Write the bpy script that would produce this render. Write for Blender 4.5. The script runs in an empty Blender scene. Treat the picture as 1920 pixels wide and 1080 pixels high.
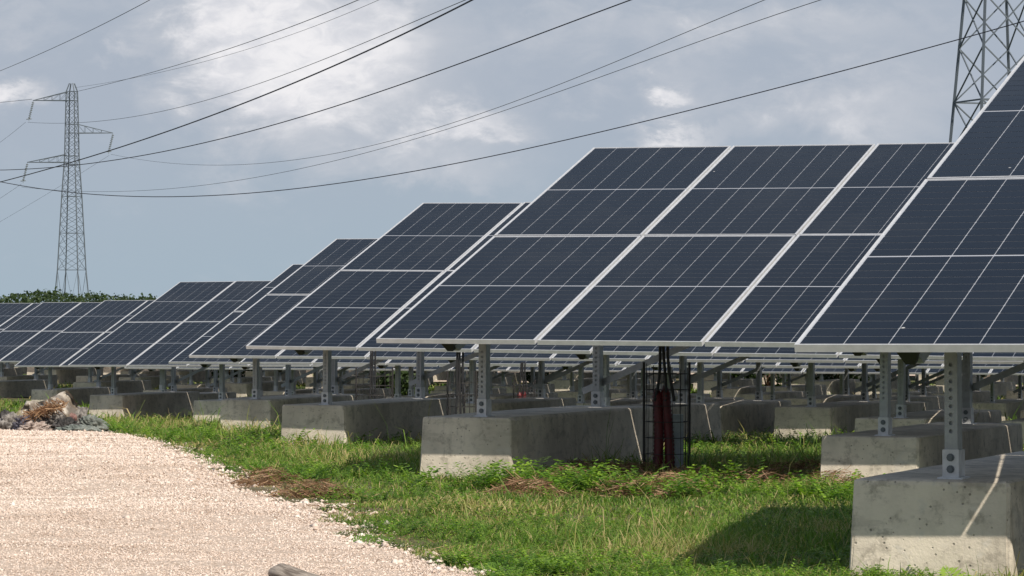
import bpy, math, random
import numpy as np
from mathutils import Vector, Matrix
random.seed(7); rng = np.random.default_rng(11)
S = bpy.context.scene; COL = S.collection

# ------------------------------------------------------------------ camera
F = 6312.4; PSI = 0.36572; TH = 0.0070
cd = bpy.data.cameras.new('camera'); cam = bpy.data.objects.new('camera', cd); COL.objects.link(cam)
cd.sensor_width = 36; cd.lens = F / 1920 * 36; cd.clip_start = .5; cd.clip_end = 6000
cam.rotation_euler = (math.pi / 2 + TH, 0, PSI); S.camera = cam
S.render.resolution_x = 1024; S.render.resolution_y = 576

# ------------------------------------------------------------------ light
SUN = Vector((.74, -.565, 1.0)).normalized()
sl = bpy.data.lights.new('sun', 'SUN'); sl.energy = 5.0; sl.angle = math.radians(.55); sl.color = (1, .92, .80)
so = bpy.data.objects.new('sun', sl); COL.objects.link(so); so.rotation_euler = SUN.to_track_quat('Z', 'Y').to_euler()
so.location = SUN * 60
W = bpy.data.worlds.new('World'); S.world = W; W.use_nodes = True
S.view_settings.view_transform = 'Standard'; S.view_settings.look = 'None'
S.view_settings.exposure = 0.0; S.view_settings.gamma = 1; S.view_settings.use_curve_mapping = False


class N:
    """small node-tree helper"""
    def __init__(s, nt): s.t = nt; s.n = nt.nodes; s.l = nt.links
    def new(s, ty, **k):
        n = s.n.new(ty)
        for a, b in k.items(): setattr(n, a, b)
        return n
    def put(s, sock, v):
        if hasattr(v, 'is_output'): s.l.new(v, sock)
        elif isinstance(v, (tuple, list)) and len(v) == 3 and sock.type == 'RGBA': sock.default_value = (*v, 1)
        else: sock.default_value = v
    def m(s, op, a, b=0.0, c=0.0, clamp=False):
        n = s.new('ShaderNodeMath', operation=op); n.use_clamp = clamp
        s.put(n.inputs[0], a); s.put(n.inputs[1], b); s.put(n.inputs[2], c); return n.outputs[0]
    def mix(s, f, a, b, mode='MIX'):
        n = s.new('ShaderNodeMix', data_type='RGBA', blend_type=mode)
        s.put(n.inputs[0], f); s.put(n.inputs[6], a); s.put(n.inputs[7], b); return n.outputs[2]
    def noise(s, vec, scale, det=4, rough=.55, dist=0.0):
        n = s.new('ShaderNodeTexNoise'); s.l.new(vec, n.inputs['Vector'])
        n.inputs['Scale'].default_value = scale; n.inputs['Detail'].default_value = det
        n.inputs['Roughness'].default_value = rough; n.inputs['Distortion'].default_value = dist
        return n.outputs[0]
    def ramp(s, f, pts):
        n = s.new('ShaderNodeValToRGB'); s.put(n.inputs[0], f); e = n.color_ramp.elements
        while len(e) < len(pts): e.new(.5)
        for q, (p, c) in zip(e, pts):
            q.position = p; q.color = (*c, 1) if isinstance(c, (tuple, list)) else (c, c, c, 1)
        return n.outputs[0]
    def step(s, v, a, b):
        n = s.new('ShaderNodeMapRange', interpolation_type='SMOOTHSTEP'); s.put(n.inputs[0], v)
        n.inputs[1].default_value = a; n.inputs[2].default_value = b; return n.outputs[0]


# sky: Nishita haze plus broken cloud laid out in azimuth / elevation
w = N(W.node_tree); w.n.clear()
out = w.new('ShaderNodeOutputWorld'); bg = w.new('ShaderNodeBackground'); w.l.new(bg.outputs[0], out.inputs[0])
sky = w.new('ShaderNodeTexSky', sky_type='NISHITA', sun_disc=False)
sky.sun_elevation = math.asin(SUN.z); sky.sun_rotation = math.atan2(SUN.x, SUN.y)
sky.air_density = 1.2; sky.dust_density = 1.5
tc = w.new('ShaderNodeTexCoord'); D = tc.outputs['Generated']
sx = w.new('ShaderNodeSeparateXYZ'); w.l.new(D, sx.inputs[0])
az = w.m('ADD', w.m('ARCTAN2', sx.outputs[0], sx.outputs[1]), PSI)      # 0 = towards the far tower field
el = w.m('ARCSINE', sx.outputs[2])
cb = w.new('ShaderNodeCombineXYZ'); w.put(cb.inputs[0], az); w.put(cb.inputs[1], w.m('MULTIPLY', el, 1.7))
UV = cb.outputs[0]
n1 = w.noise(UV, 28, 7, .6, .3); n2 = w.noise(UV, 75, 6, .62, .4); n3 = w.noise(UV, 9, 3, .5)
wob = w.m('MULTIPLY', w.m('SUBTRACT', n2, .5), .020); wob2 = w.m('MULTIPLY', w.m('SUBTRACT', n1, .5), .035)
azw = w.m('ADD', az, w.m('ADD', wob, wob2)); elw = w.m('ADD', el, w.m('SUBTRACT', wob2, wob))
def blob(px, py, rx, ry, amp):
    a = w.m('DIVIDE', w.m('SUBTRACT', azw, (px - 960) / F), rx / F); b = w.m('DIVIDE', w.m('SUBTRACT', elw, (584 - py) / F), ry / F)
    r = w.m('ADD', w.m('MULTIPLY', a, a), w.m('MULTIPLY', b, b))
    return w.m('MULTIPLY', w.m('EXPONENT', w.m('MULTIPLY', r, -1.0)), amp)
tot = None
for bl in [(470, 45, 175, 110, 1.35), (590, 170, 230, 85, .78), (740, 60, 130, 90, .72), (420, 190, 130, 60, .35), (880, 235, 110, 45, .85),
           (690, 300, 260, 45, .42), (1270, 165, 60, 38, .80), (1260, 250, 90, 26, .75), (30, 175, 65, 34, .95), (225, 105, 50, 22, .35),
           (1120, 190, 60, 30, .35), (1480, 50, 260, 60, .62), (1640, 190, 220, 90, .50), (60, 40, 160, 40, .40), (1080, 60, 180, 70, .42), (1500, 230, 200, 60, .3), (850, 330, 200, 40, .3), (520, 250, 90, 60, .3),
           (980, 260, 40, 20, .35)]:
    v = blob(*bl); tot = v if tot is None else w.m('ADD', tot, v)
gen = w.m('MULTIPLY', w.step(n3, .45, .75), w.step(el, .10, .30))          # broken cloud higher up, all round
cov = w.m('ADD', tot, w.m('ADD', w.m('MULTIPLY', w.m('SUBTRACT', n1, .51), .95), w.m('MULTIPLY', w.m('SUBTRACT', n2, .5), .55))); cov = w.m('ADD', cov, w.m('MULTIPLY', gen, .6))
thin = w.step(cov, .0, .85); thick = w.step(cov, .50, 1.16)
low = w.mix(w.step(el, .0, .07), (3.75, 4.65, 5.45), (4.05, 4.6, 5.45))
base = w.mix(w.step(el, .05, .9), low, sky.outputs[0])
c1 = w.mix(w.m('MULTIPLY', thin, .80), base, (5.75, 5.98, 6.5))
lit = w.mix(w.step(w.m('ADD', w.m('MULTIPLY', n1, .6), w.m('MULTIPLY', w.noise(UV, 120, 5, .6, .6), .4)), .38, .60), (6.9, 7.0, 7.5), (9.1, 8.95, 9.1))
c2 = w.mix(w.m('MULTIPLY', thick, .92), c1, lit)
w.l.new(c2, bg.inputs[0]); bg.inputs[1].default_value = .1


# ------------------------------------------------------------------ geometry helpers
c_, s_ = math.cos(PSI), math.sin(PSI)
FW = np.array([-s_ * math.cos(TH), c_ * math.cos(TH), math.sin(TH)]); RT = np.array([c_, s_, 0.]); UP = np.cross(RT, FW)
GY = [-60, 5, 13, 21, 29, 36, 44, 52, 67, 75, 120, 3500]
GZ = [-1.0, -1.06, -1.09, -1.13, -1.27, -1.47, -1.68, -1.88, -2.16, -2.19, -2.22, -2.22]
def gz(Y): return np.interp(Y, GY, GZ)
def ray(px, py): return FW + RT * (px - 960) / F + UP * (540 - py) / F
def at(px, py, d): return ray(px, py) * d
def onground(px, py):
    r = ray(px, py); d = 8.0
    while d < 900:
        P = r * d
        if P[2] <= gz(P[1]): break
        d += .05
    return P
def vnoise(x, y, sc, seed=0):
    x = np.asarray(x, float) * sc + 1000 + seed * 17.3; y = np.asarray(y, float) * sc + 1000 + seed * 7.9
    xi = np.floor(x).astype(np.int64); yi = np.floor(y).astype(np.int64); fx = x - xi; fy = y - yi
    fx = fx * fx * (3 - 2 * fx); fy = fy * fy * (3 - 2 * fy)
    def h(a, b):
        n = (a * 374761393 + b * 668265263 + seed * 1442695) & 0x7fffffff
        n = ((n ^ (n >> 13)) * 1274126177) & 0x7fffffff
        return ((n ^ (n >> 16)) & 0xffff) / 65535.
    return (h(xi, yi) * (1 - fx) + h(xi + 1, yi) * fx) * (1 - fy) + (h(xi, yi + 1) * (1 - fx) + h(xi + 1, yi + 1) * fx) * fy
def fbm(x, y, sc, seed=0): return (vnoise(x, y, sc, seed) * .5 + vnoise(x, y, sc * 2.1, seed + 1) * .3 + vnoise(x, y, sc * 4.3, seed + 2) * .2)

def npmesh(name, V, Fc, mat, attrs=None, smooth=False):
    """V (n,3); Fc (m,k) index array"""
    me = bpy.data.meshes.new(name); V = np.ascontiguousarray(V, np.float32); Fc = np.ascontiguousarray(Fc, np.int32)
    m, k = Fc.shape
    me.vertices.add(len(V)); me.vertices.foreach_set('co', V.ravel())
    me.loops.add(m * k); me.loops.foreach_set('vertex_index', Fc.ravel())
    me.polygons.add(m); me.polygons.foreach_set('loop_start', np.arange(0, m * k, k, dtype=np.int32))
    me.polygons.foreach_set('loop_total', np.full(m, k, np.int32))
    if smooth: me.polygons.foreach_set('use_smooth', np.ones(m, bool))
    for an, av in (attrs or {}).items():
        a = me.attributes.new(an, 'FLOAT', 'POINT'); a.data.foreach_set('value', np.ascontiguousarray(av, np.float32))
    me.update(calc_edges=True)
    if mat: me.materials.append(mat)
    return me

class MB:
    def __init__(s): s.v = []; s.f = []; s.mi = []
    def add(s, vs, fs, mi=0):
        o = len(s.v); s.v += [tuple(v) for v in vs]; s.f += [tuple(i + o for i in f) for f in fs]; s.mi += [mi] * len(fs); return s
    def box(s, x0, x1, y0, y1, z0, z1, mi=0, M=None):
        vs = [Vector((x, y, z)) for z in (z0, z1) for y in (y0, y1) for x in (x0, x1)]
        if M: vs = [M @ v for v in vs]
        return s.add(vs, [(0, 2, 3, 1), (4, 5, 7, 6), (0, 1, 5, 4), (2, 6, 7, 3), (0, 4, 6, 2), (1, 3, 7, 5)], mi)
    def tube(s, pts, r, n=6, mi=0, cap=True):
        pts = [Vector(p) for p in pts]; rings = []
        for i, p in enumerate(pts):
            t = (pts[min(i + 1, len(pts) - 1)] - pts[max(i - 1, 0)]).normalized()
            a = t.orthogonal() if i == 0 else a - t * a.dot(t)
            a = a.normalized(); b = t.cross(a); rr = r[i] if isinstance(r, (list, tuple)) else r
            rings.append([p + (a * math.cos(2 * math.pi * k / n) + b * math.sin(2 * math.pi * k / n)) * rr for k in range(n)])
        fs = [(i * n + k, i * n + (k + 1) % n, (i + 1) * n + (k + 1) % n, (i + 1) * n + k) for i in range(len(pts) - 1) for k in range(n)]
        if cap: fs += [tuple(range(n))[::-1], tuple((len(pts) - 1) * n + k for k in range(n))]
        return s.add([v for r_ in rings for v in r_], fs, mi)
    def mesh(s, name, *mats, smooth=False):
        me = bpy.data.meshes.new(name); me.from_pydata([tuple(v) for v in s.v], [], s.f)
        for m in mats: me.materials.append(m)
        me.polygons.foreach_set('material_index', s.mi)
        if smooth: me.polygons.foreach_set('use_smooth', [True] * len(s.f))
        me.update(); return me

def ob(name, data=None, parent=None, loc=None, **props):
    o = bpy.data.objects.new(name, data); COL.objects.link(o)
    if parent: o.parent = parent
    if loc is not None: o.location = loc
    for k, v in props.items(): o[k] = v
    return o

# ------------------------------------------------------------------ materials
def mat(name, build):
    m = bpy.data.materials.new(name); m.use_nodes = True; n = N(m.node_tree)
    p = n.n['Principled BSDF']; t = n.new('ShaderNodeTexCoord'); build(n, p, t); return m
def bump(n, p, h, st, dist=.01):
    b = n.new('ShaderNodeBump'); b.inputs['Strength'].default_value = st; b.inputs['Distance'].default_value = dist
    n.put(b.inputs['Height'], h); n.l.new(b.outputs[0], p.inputs['Normal'])
def worldpos(n):
    g = n.new('ShaderNodeNewGeometry'); return g.outputs['Position']

def metal(col, rough=.5, metalv=.6, dirt=.25):
    def f(n, p, t):
        o = t.outputs['Object']; a = n.noise(o, 14, 5, .6)
        n.put(p.inputs['Base Color'], n.mix(n.step(a, .35, .7), tuple(c * (1 - dirt) for c in col), col))
        p.inputs['Metallic'].default_value = metalv
        n.put(p.inputs['Roughness'], n.m('ADD', n.m('MULTIPLY', a, .25), rough - .12))
    return f
M_galv = mat('galvanised_steel', metal((.42, .44, .45), .5, .55))
M_plate = mat('bright_zinc_plate', metal((.66, .67, .68), .5, .35))
M_bolt = mat('dark_bolt_steel', metal((.16, .18, .19), .55, .6))
M_alu = mat('anodised_aluminium', metal((.66, .67, .69), .42, .25, .12))
M_dark = mat('black_rubber', metal((.018, .018, .02), .6, 0))
M_tower = mat('weathered_lattice_steel', metal((.15, .18, .21), .6, .5, .3))
M_wire = mat('dark_conductor', metal((.055, .055, .07), .6, .4))
M_ins = mat('insulator_glass', metal((.25, .28, .30), .3, 0))
M_red = mat('red_conduit', metal((.13, .007, .011), .5, 0, .4))
M_cage = mat('rusty_mesh_wire', metal((.06, .055, .055), .7, .5))
M_pale = mat('grey_plastic_box', metal((.30, .34, .37), .5, 0, .3))

def f_cell(n, p, t):
    g = n.new('ShaderNodeObjectInfo'); o = t.outputs['Object']
    a = n.noise(o, 3.0, 3, .5)
    c = n.mix(n.m('ADD', n.m('MULTIPLY', g.outputs['Random'], .5), n.m('MULTIPLY', a, .4)), (.0040, .0068, .0125), (.0075, .0110, .0175))
    dust = n.m('MULTIPLY', n.step(n.noise(worldpos(n), 1.1, 5, .65), .45, .8), .10)
    c = n.mix(dust, c, (.11, .11, .10))
    vo = n.new('ShaderNodeTexVoronoi'); n.l.new(worldpos(n), vo.inputs['Vector']); vo.inputs['Scale'].default_value = 1.3
    n.put(p.inputs['Base Color'], n.mix(n.m('MULTIPLY', n.step(vo.outputs[0], .013, .006), .8), c, (.6, .6, .58)))
    n.put(p.inputs['Roughness'], n.m('ADD', .10, n.m('MULTIPLY', a, .12)))
    p.inputs['Specular IOR Level'].default_value = .13
M_cell = mat('solar_cell', f_cell)
def f_back(n, p, t):
    p.inputs['Base Color'].default_value = (.36, .38, .42, 1); p.inputs['Roughness'].default_value = .3
    p.inputs['Specular IOR Level'].default_value = .3
M_back = mat('white_backsheet', f_back)

def f_conc(n, p, t):
    g = n.new('ShaderNodeObjectInfo'); P = worldpos(n)
    a = n.noise(P, 2.2, 6, .62); b = n.noise(P, 11, 6, .7); f = n.noise(P, 90, 3, .6)
    c = n.mix(n.step(a, .3, .72), (.50, .445, .365), (.80, .715, .59))
    c = n.mix(n.m('MULTIPLY', n.step(b, .50, .66), .75), c, (.33, .29, .235))
    # vertical drip streaks
    mp = n.new('ShaderNodeMapping'); n.l.new(P, mp.inputs[0]); mp.inputs['Scale'].default_value = (1, 1, .12)
    st = n.noise(mp.outputs[0], 14, 4, .6)
    c = n.mix(n.m('MULTIPLY', n.step(st, .55, .75), .45), c, (.23, .205, .17))
    c = n.mix(n.m('MULTIPLY', n.step(n.noise(P, 5, 3, .5, 1.5), .60, .68), .35), c, (.55, .53, .49))
    c = n.mix(n.m('MULTIPLY', g.outputs['Random'], .30), c, (.40, .36, .30))
    mq = n.new('ShaderNodeMapping'); n.l.new(P, mq.inputs[0]); mq.inputs['Scale'].default_value = (.25, .25, 1)
    c = n.mix(n.m('MULTIPLY', n.step(n.noise(mq.outputs[0], 16, 4, .6), .56, .66), .30), c, (.30, .265, .215))
    vo = n.new('ShaderNodeTexVoronoi'); n.l.new(P, vo.inputs['Vector']); vo.inputs['Scale'].default_value = 26
    pit = n.step(n.m('SUBTRACT', vo.outputs[0], n.m('MULTIPLY', b, .12)), .10, .02)
    c = n.mix(n.m('MULTIPLY', pit, .6), c, (.10, .09, .08))
    n.put(p.inputs['Base Color'], c); p.inputs['Roughness'].default_value = .9
    p.inputs['Specular IOR Level'].default_value = .2
    bump(n, p, n.m('ADD', n.m('MULTIPLY', b, .8), n.m('SUBTRACT', n.m('MULTIPLY', f, .25), n.m('MULTIPLY', pit, .7))), .5, .012)
M_conc = mat('cast_concrete', f_conc)

def f_ground(n, p, t):
    P = worldpos(n); a = n.noise(P, .35, 6, .6); b = n.noise(P, 3.5, 6, .65); f = n.noise(P, 40, 3, .6)
    soil = n.mix(b, (.10, .075, .045), (.26, .20, .14)); gr = n.mix(f, (.025, .05, .012), (.08, .12, .03))
    c = n.mix(n.step(n.m('ADD', n.m('MULTIPLY', a, .6), n.m('MULTIPLY', b, .4)), .38, .56), soil, gr)
    c = n.mix(n.step(n.m('ADD', n.m('MULTIPLY', n.noise(P, .12, 4, .6), .7), n.m('MULTIPLY', b, .3)), .56, .66), c, (.33, .28, .22))
    n.put(p.inputs['Base Color'], c); p.inputs['Roughness'].default_value = .95; p.inputs['Specular IOR Level'].default_value = .1
    bump(n, p, n.m('ADD', b, f), .8, .04)
M_ground = mat('soil_and_turf', f_ground)
def f_gravel(n, p, t):
    P = worldpos(n)
    vo = n.new('ShaderNodeTexVoronoi'); n.l.new(P, vo.inputs['Vector']); vo.inputs['Scale'].default_value = 55
    hs = n.new('ShaderNodeSeparateColor'); n.l.new(vo.outputs['Color'], hs.inputs[0])
    c = n.mix(hs.outputs[0], (.46, .36, .285), (.67, .56, .465))
    c = n.mix(n.m('MULTIPLY', n.step(vo.outputs[0], .45, .75), .55), c, (.32, .235, .175))
    c = n.mix(n.m('MULTIPLY', n.step(n.noise(P, 1.6, 5, .65), .54, .72), .40), c, (.36, .24, .15))
    n.put(p.inputs['Base Color'], c); p.inputs['Roughness'].default_value = .9; p.inputs['Specular IOR Level'].default_value = .15
    bump(n, p, n.m('SUBTRACT', n.noise(P, 8, 4, .6), vo.outputs[0]), .7, .02)
M_gravel = mat('crushed_limestone', f_gravel)
def f_stone(n, p, t):
    at_ = n.new('ShaderNodeAttribute', attribute_name='tint')
    n.put(p.inputs['Base Color'], n.ramp(at_.outputs['Fac'], [(0, (.28, .21, .16)), (.20, (.51, .40, .325)), (.55, (.66, .54, .455)), (1, (.80, .70, .62))]))
    p.inputs['Roughness'].default_value = .85; p.inputs['Specular IOR Level'].default_value = .2
M_stone = mat('gravel_stone', f_stone)

def leafmat(name, pts, trans=.35):
    m = bpy.data.materials.new(name); m.use_nodes = True; n = N(m.node_tree); p = n.n['Principled BSDF']
    a = n.new('ShaderNodeAttribute', attribute_name='tint'); c = n.ramp(a.outputs['Fac'], pts)
    n.put(p.inputs['Base Color'], c); p.inputs['Roughness'].default_value = .55; p.inputs['Specular IOR Level'].default_value = .25
    tr = n.new('ShaderNodeBsdfTranslucent'); n.put(tr.inputs[0], n.mix(1, c, (1.25, 1.4, .7), 'MULTIPLY'))
    mx = n.new('ShaderNodeMixShader'); mx.inputs[0].default_value = trans
    n.l.new(p.outputs[0], mx.inputs[1]); n.l.new(tr.outputs[0], mx.inputs[2]); n.l.new(mx.outputs[0], n.n['Material Output'].inputs[0])
    return m
M_grass = leafmat('grass_blade', [(0, (.034, .076, .014)), (.35, (.100, .195, .028)), (.7, (.215, .325, .055)), (.85, (.36, .32, .12)), (1, (.52, .42, .23))])
M_weed = leafmat('weed_leaf', [(0, (.040, .10, .012)), (.5, (.135, .26, .028)), (1, (.29, .42, .06))])
M_straw = leafmat('dry_straw', [(0, (.10, .050, .028)), (.5, (.24, .13, .07)), (1, (.42, .28, .17))], .1)
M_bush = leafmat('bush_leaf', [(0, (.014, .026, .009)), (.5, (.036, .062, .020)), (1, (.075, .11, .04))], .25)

def cloth(name, a, b, sc=13, rough=.8):
    def f(n, p, t):
        q = n.noise(t.outputs['Object'], sc, 5, .65)
        n.put(p.inputs['Base Color'], n.mix(n.step(q, .38, .62), a, b)); p.inputs['Roughness'].default_value = rough
        bump(n, p, n.noise(t.outputs['Object'], sc * 4, 4, .6), .6, .02)
    return mat(name, f)

# ------------------------------------------------------------------ ground, gravel drive
def gravel_edge():
    pts = [(1010, 1120), (930, 1078), (860, 1052), (760, 1026), (700, 1008), (655, 965), (500, 925), (385, 882), (340, 850), (270, 826), (180, 808), (90, 800), (0, 797), (-250, 794)]
    P = [onground(*p) for p in pts]; P.sort(key=lambda q: q[1])
    return np.array([q[1] for q in P]), np.array([q[0] for q in P])
EY, EX = gravel_edge()
def xb(Y):
    Y = np.asarray(Y, float)
    r = np.interp(Y, EY, EX); r = np.where(Y < EY[0], EX[0] + (EY[0] - Y) * .25, r)
    return np.where(Y > EY[-1], -90., r)
YEND = EY[-1]
def relief(X, Y): return (fbm(X, Y, .8, 3) - .5) * .05
def ground_z(X, Y): return gz(Y) + relief(X, Y)
ys = np.concatenate([np.arange(-60, 8, 4), np.arange(8, 60, .45), np.arange(60, 140, 2), np.geomspace(140, 3600, 26)])
xs = np.concatenate([-np.geomspace(3000, 62, 24), np.arange(-60, 20, .7), np.geomspace(20, 2500, 24)])
XX, YY = np.meshgrid(xs, ys); nx, ny = len(xs), len(ys)
V = np.stack([XX, YY, np.where((YY < 110), ground_z(XX, YY), gz(YY))], -1).reshape(-1, 3)
I = (np.arange(ny - 1)[:, None] * nx + np.arange(nx - 1)[None]).ravel()
ob('ground', npmesh('ground', V, np.stack([I, I + 1, I + nx + 1, I + nx], -1), M_ground, smooth=True), kind='structure')
ys = np.arange(6, YEND + .6, .10); xs = np.arange(-22, 1.2, .10)
XX, YY = np.meshgrid(xs, ys); nx, ny = len(xs), len(ys)
def inside(X, Y):      # signed metres inside the gravel, ragged edge
    return xb(Y) - .16 * np.clip((22 - Y) / 6, 0, 1) - X + (fbm(X, Y, 1.6, 9) - .5) * .35 + (fbm(X, Y, 6, 21) - .5) * .30
ins = np.minimum(inside(XX, YY), (YEND + .2 - YY) * 2)
ZZ = ground_z(XX, YY) + np.clip(ins * .25, -.12, .014) + (fbm(XX, YY, 5, 31) - .5) * .012
V = np.stack([XX, YY, ZZ], -1).reshape(-1, 3)
I = (np.arange(ny - 1)[:, None] * nx + np.arange(nx - 1)[None]).ravel()
Q = np.stack([I, I + 1, I + nx + 1, I + nx], -1); keep = (ins.ravel()[Q] > -.5).any(1)
ob('gravel_road', npmesh('gravel_road', V, Q[keep], M_gravel, smooth=True), kind='structure')
def gravel_z(X, Y): return ground_z(X, Y) + np.clip(inside(X, Y) * .25, -.12, .014)
# pale service tracks between the far rows
for k, (y0, y1) in enumerate([(95.5, 97.0), (110, 113)]):
    xs = np.arange(-75, 5, 1.0); m = len(xs)
    ya = y0 + fbm(xs, xs * 0, .2, k) * .9; yb_ = y1 + fbm(xs, xs * 0, .25, k + 5) * .9
    V = np.concatenate([np.stack([xs, ya, gz(ya) + .05], -1), np.stack([xs, yb_, gz(yb_) + .06], -1)])
    I = np.arange(m - 1)
    ob('service_track', npmesh('service_track', V, np.stack([I, I + 1, I + m + 1, I + m], -1), M_gravel), kind='structure')

# ------------------------------------------------------------------ solar tables
PW, PL, TAU = 1.124, 2.278, .3294
GAPX, GAPY = .030, .020
# module meshes: origin = lower-left corner, x right, y up the slope, z = normal (top of frame at 0)
mb = MB(); fr = .0085; ft = .032
for (x0, x1, y0, y1) in ((0, PW, 0, fr), (0, PW, PL - fr, PL), (0, fr, fr, PL - fr), (PW - fr, PW, fr, PL - fr)): mb.box(x0, x1, y0, y1, -ft, 0)
me_frame = mb.mesh('module_frame', M_alu)
mb = MB(); mb.box(fr, PW - fr, fr, PL - fr, -.012, -.004); me_lam = mb.mesh('solar_module', M_back)
mb = MB(); mar = fr + .007; cw = (PW - 2 * mar) / 6; half = (PL - 2 * mar - .014) / 2; ch = half / 12; ch_c = .0034
for h in range(2):
    for j in range(12):
        for i in range(6):
            x0 = mar + i * cw + .0018; x1 = mar + (i + 1) * cw - .0018
            y0 = mar + h * (half + .014) + j * ch + .0018; y1 = y0 + ch - .0036
            z = -.0030; c = ch_c
            mb.add([(x0 + c, y0, z), (x1 - c, y0, z), (x1, y0 + c, z), (x1, y1 - c, z), (x1 - c, y1, z), (x0 + c, y1, z), (x0, y1 - c, z), (x0, y0 + c, z)], [tuple(range(8))])
me_cells = mb.mesh('solar_cells', M_cell)
mb2 = MB()
for src, mi in ((me_frame, 0), (me_lam, 1), (me_cells, 2)):
    mb2.add([v.co for v in src.vertices], [tuple(p.vertices) for p in src.polygons], mi)
me_far = mb2.mesh('solar_module_whole', M_alu, M_back, M_cell)

H0 = .95                                     # front edge above the ground
SL = Vector((0, math.cos(TAU), math.sin(TAU)))
NR = Vector((0, -math.sin(TAU), math.cos(TAU)))
ROT = Matrix(((1, 0, 0), (0, SL.y, NR.y), (0, SL.z, NR.z))).to_4x4()
TL = 2 * PL + GAPY
PY1, PY2 = .60, 2.92                         # post positions behind the front edge
mb = MB(); mb.box(0, 6 * PW + 5 * GAPX, -.025, .025, -.055, -.001); me_purlin = mb.mesh('purlin', M_galv)
def me_raft():
    mb = MB(); a, b = .10, TL - .25; d0, d1 = -.060, -.150
    vs = [(-.028, a, d0), (.028, a, d0), (.028, b, d0), (-.028, b, d0), (-.028, a + .10, d1), (.028, a + .10, d1), (.028, b, d1), (-.028, b, d1)]
    mb.add(vs, [(0, 1, 2, 3), (4, 7, 6, 5), (0, 4, 5, 1), (1, 5, 6, 2), (2, 6, 7, 3), (3, 7, 4, 0)]); return mb.mesh('rafter', M_galv)
me_rafter = me_raft()
mb = MB(); mb.add([(-.045, .085, -.060), (.045, .085, -.060), (.045, .20, -.060), (-.045, .20, -.060), (-.020, .12, -.125), (.020, .12, -.125), (.020, .20, -.125), (-.020, .20, -.125)],
                  [(0, 3, 2, 1), (4, 5, 6, 7), (0, 1, 5, 4), (1, 2, 6, 5), (2, 3, 7, 6), (3, 0, 4, 7)]); me_rcap = mb.mesh('rafter_cap', M_dark)
def holed(mb, x0, x1, z0, z1, y, holes, r, mi=0):
    """front sheet in the xz plane with round holes stacked at heights"""
    cx = (x0 + x1) / 2; zz = z0; n = 8
    for hz in sorted(holes):
        a, b = hz - r * 1.5, hz + r * 1.5
        if a > zz: mb.add([(x0, y, zz), (x1, y, zz), (x1, y, a), (x0, y, a)], [(0, 1, 2, 3)], mi)
        sq = [(x1, hz), (x1, b), (cx, b), (x0, b), (x0, hz), (x0, a), (cx, a), (x1, a)]
        ci = [(cx + r * math.cos(2 * math.pi * k / n), hz + r * math.sin(2 * math.pi * k / n)) for k in range(n)]
        vs = [(p[0], y, p[1]) for p in sq + ci]
        mb.add(vs, [(k, (k + 1) % 8, 8 + (k + 1) % 8, 8 + k) for k in range(8)], mi); zz = b
    if z1 > zz: mb.add([(x0, y, zz), (x1, y, zz), (x1, y, z1), (x0, y, z1)], [(0, 1, 2, 3)], mi)
def post_mesh(name, h, nh):
    """C channel: perforated front web, side flange, lips; z=0 at the top of the block; runs .12 below it"""
    mb = MB(); w2 = .027; dp = .082; t = .004
    holes = [.17 + k * .034 for k in range(nh)]
    holed(mb, -w2, w2, -.13, h, 0, holes, .0085)
    mb.box(-w2 + .001, w2 - .001, .012, .014, -.12, h - .01)                # dark inside
    mb.box(w2 - t, w2, .001, dp, -.13, h); mb.box(-w2, -w2 + t, .001, dp, -.13, h)
    mb.box(w2 - .02, w2 - t - .0005, dp - t, dp - .0005, -.13, h); mb.box(-w2 + t + .0005, -w2 + .02, dp - t, dp - .0005, -.13, h)
    return mb.mesh(name, M_galv)
FH = .53 + PY1 * math.tan(TAU) - .06; RH = .53 + PY2 * math.tan(TAU) - .06
me_fpost = post_mesh('front_post', FH, 9); me_rpost = post_mesh('rear_post', RH, 22)
mb = MB(); mb.box(-.034, .034, -.010, -.002, .0, .120); mb.box(-.050, .055, -.035, .10, 0, .007); mb.box(.030, .036, -.001, .088, .008, .118)
me_brk = mb.mesh('base_bracket', M_plate)
def bolt_mesh():
    mb = MB(); n = 10
    for r, y0, y1, mi in ((.0165, -.0105, -.0145, 0), (.010, -.0146, -.021, 0)):
        vs = [(r * math.cos(2 * math.pi * k / n), y, r * math.sin(2 * math.pi * k / n)) for y in (y0, y1) for k in range(n)]
        mb.add(vs, [(k, n + k, n + (k + 1) % n, (k + 1) % n) for k in range(n)] + [tuple(range(n, 2 * n))], mi)
    return mb.mesh('bolt', M_bolt)
me_bolt = bolt_mesh()
def strut_mesh():
    """diagonal angle running from the foot of one rear post to the head of the next"""
    mb = MB(); a = Vector((-.14, 0, .115)); b = Vector((2.84, 0, RH - .06)); d = b - a; L = d.length
    M = Matrix.Translation(a) @ Matrix.Rotation(-math.atan2(d.z, d.x), 4, 'Y')
    mb.box(0, L, .001, .005, -.024, .024, 0, M); mb.box(0, L, .0052, .035, .019, .024, 0, M); return mb.mesh('cross_brace', M_galv)
me_strut = strut_mesh()
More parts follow.
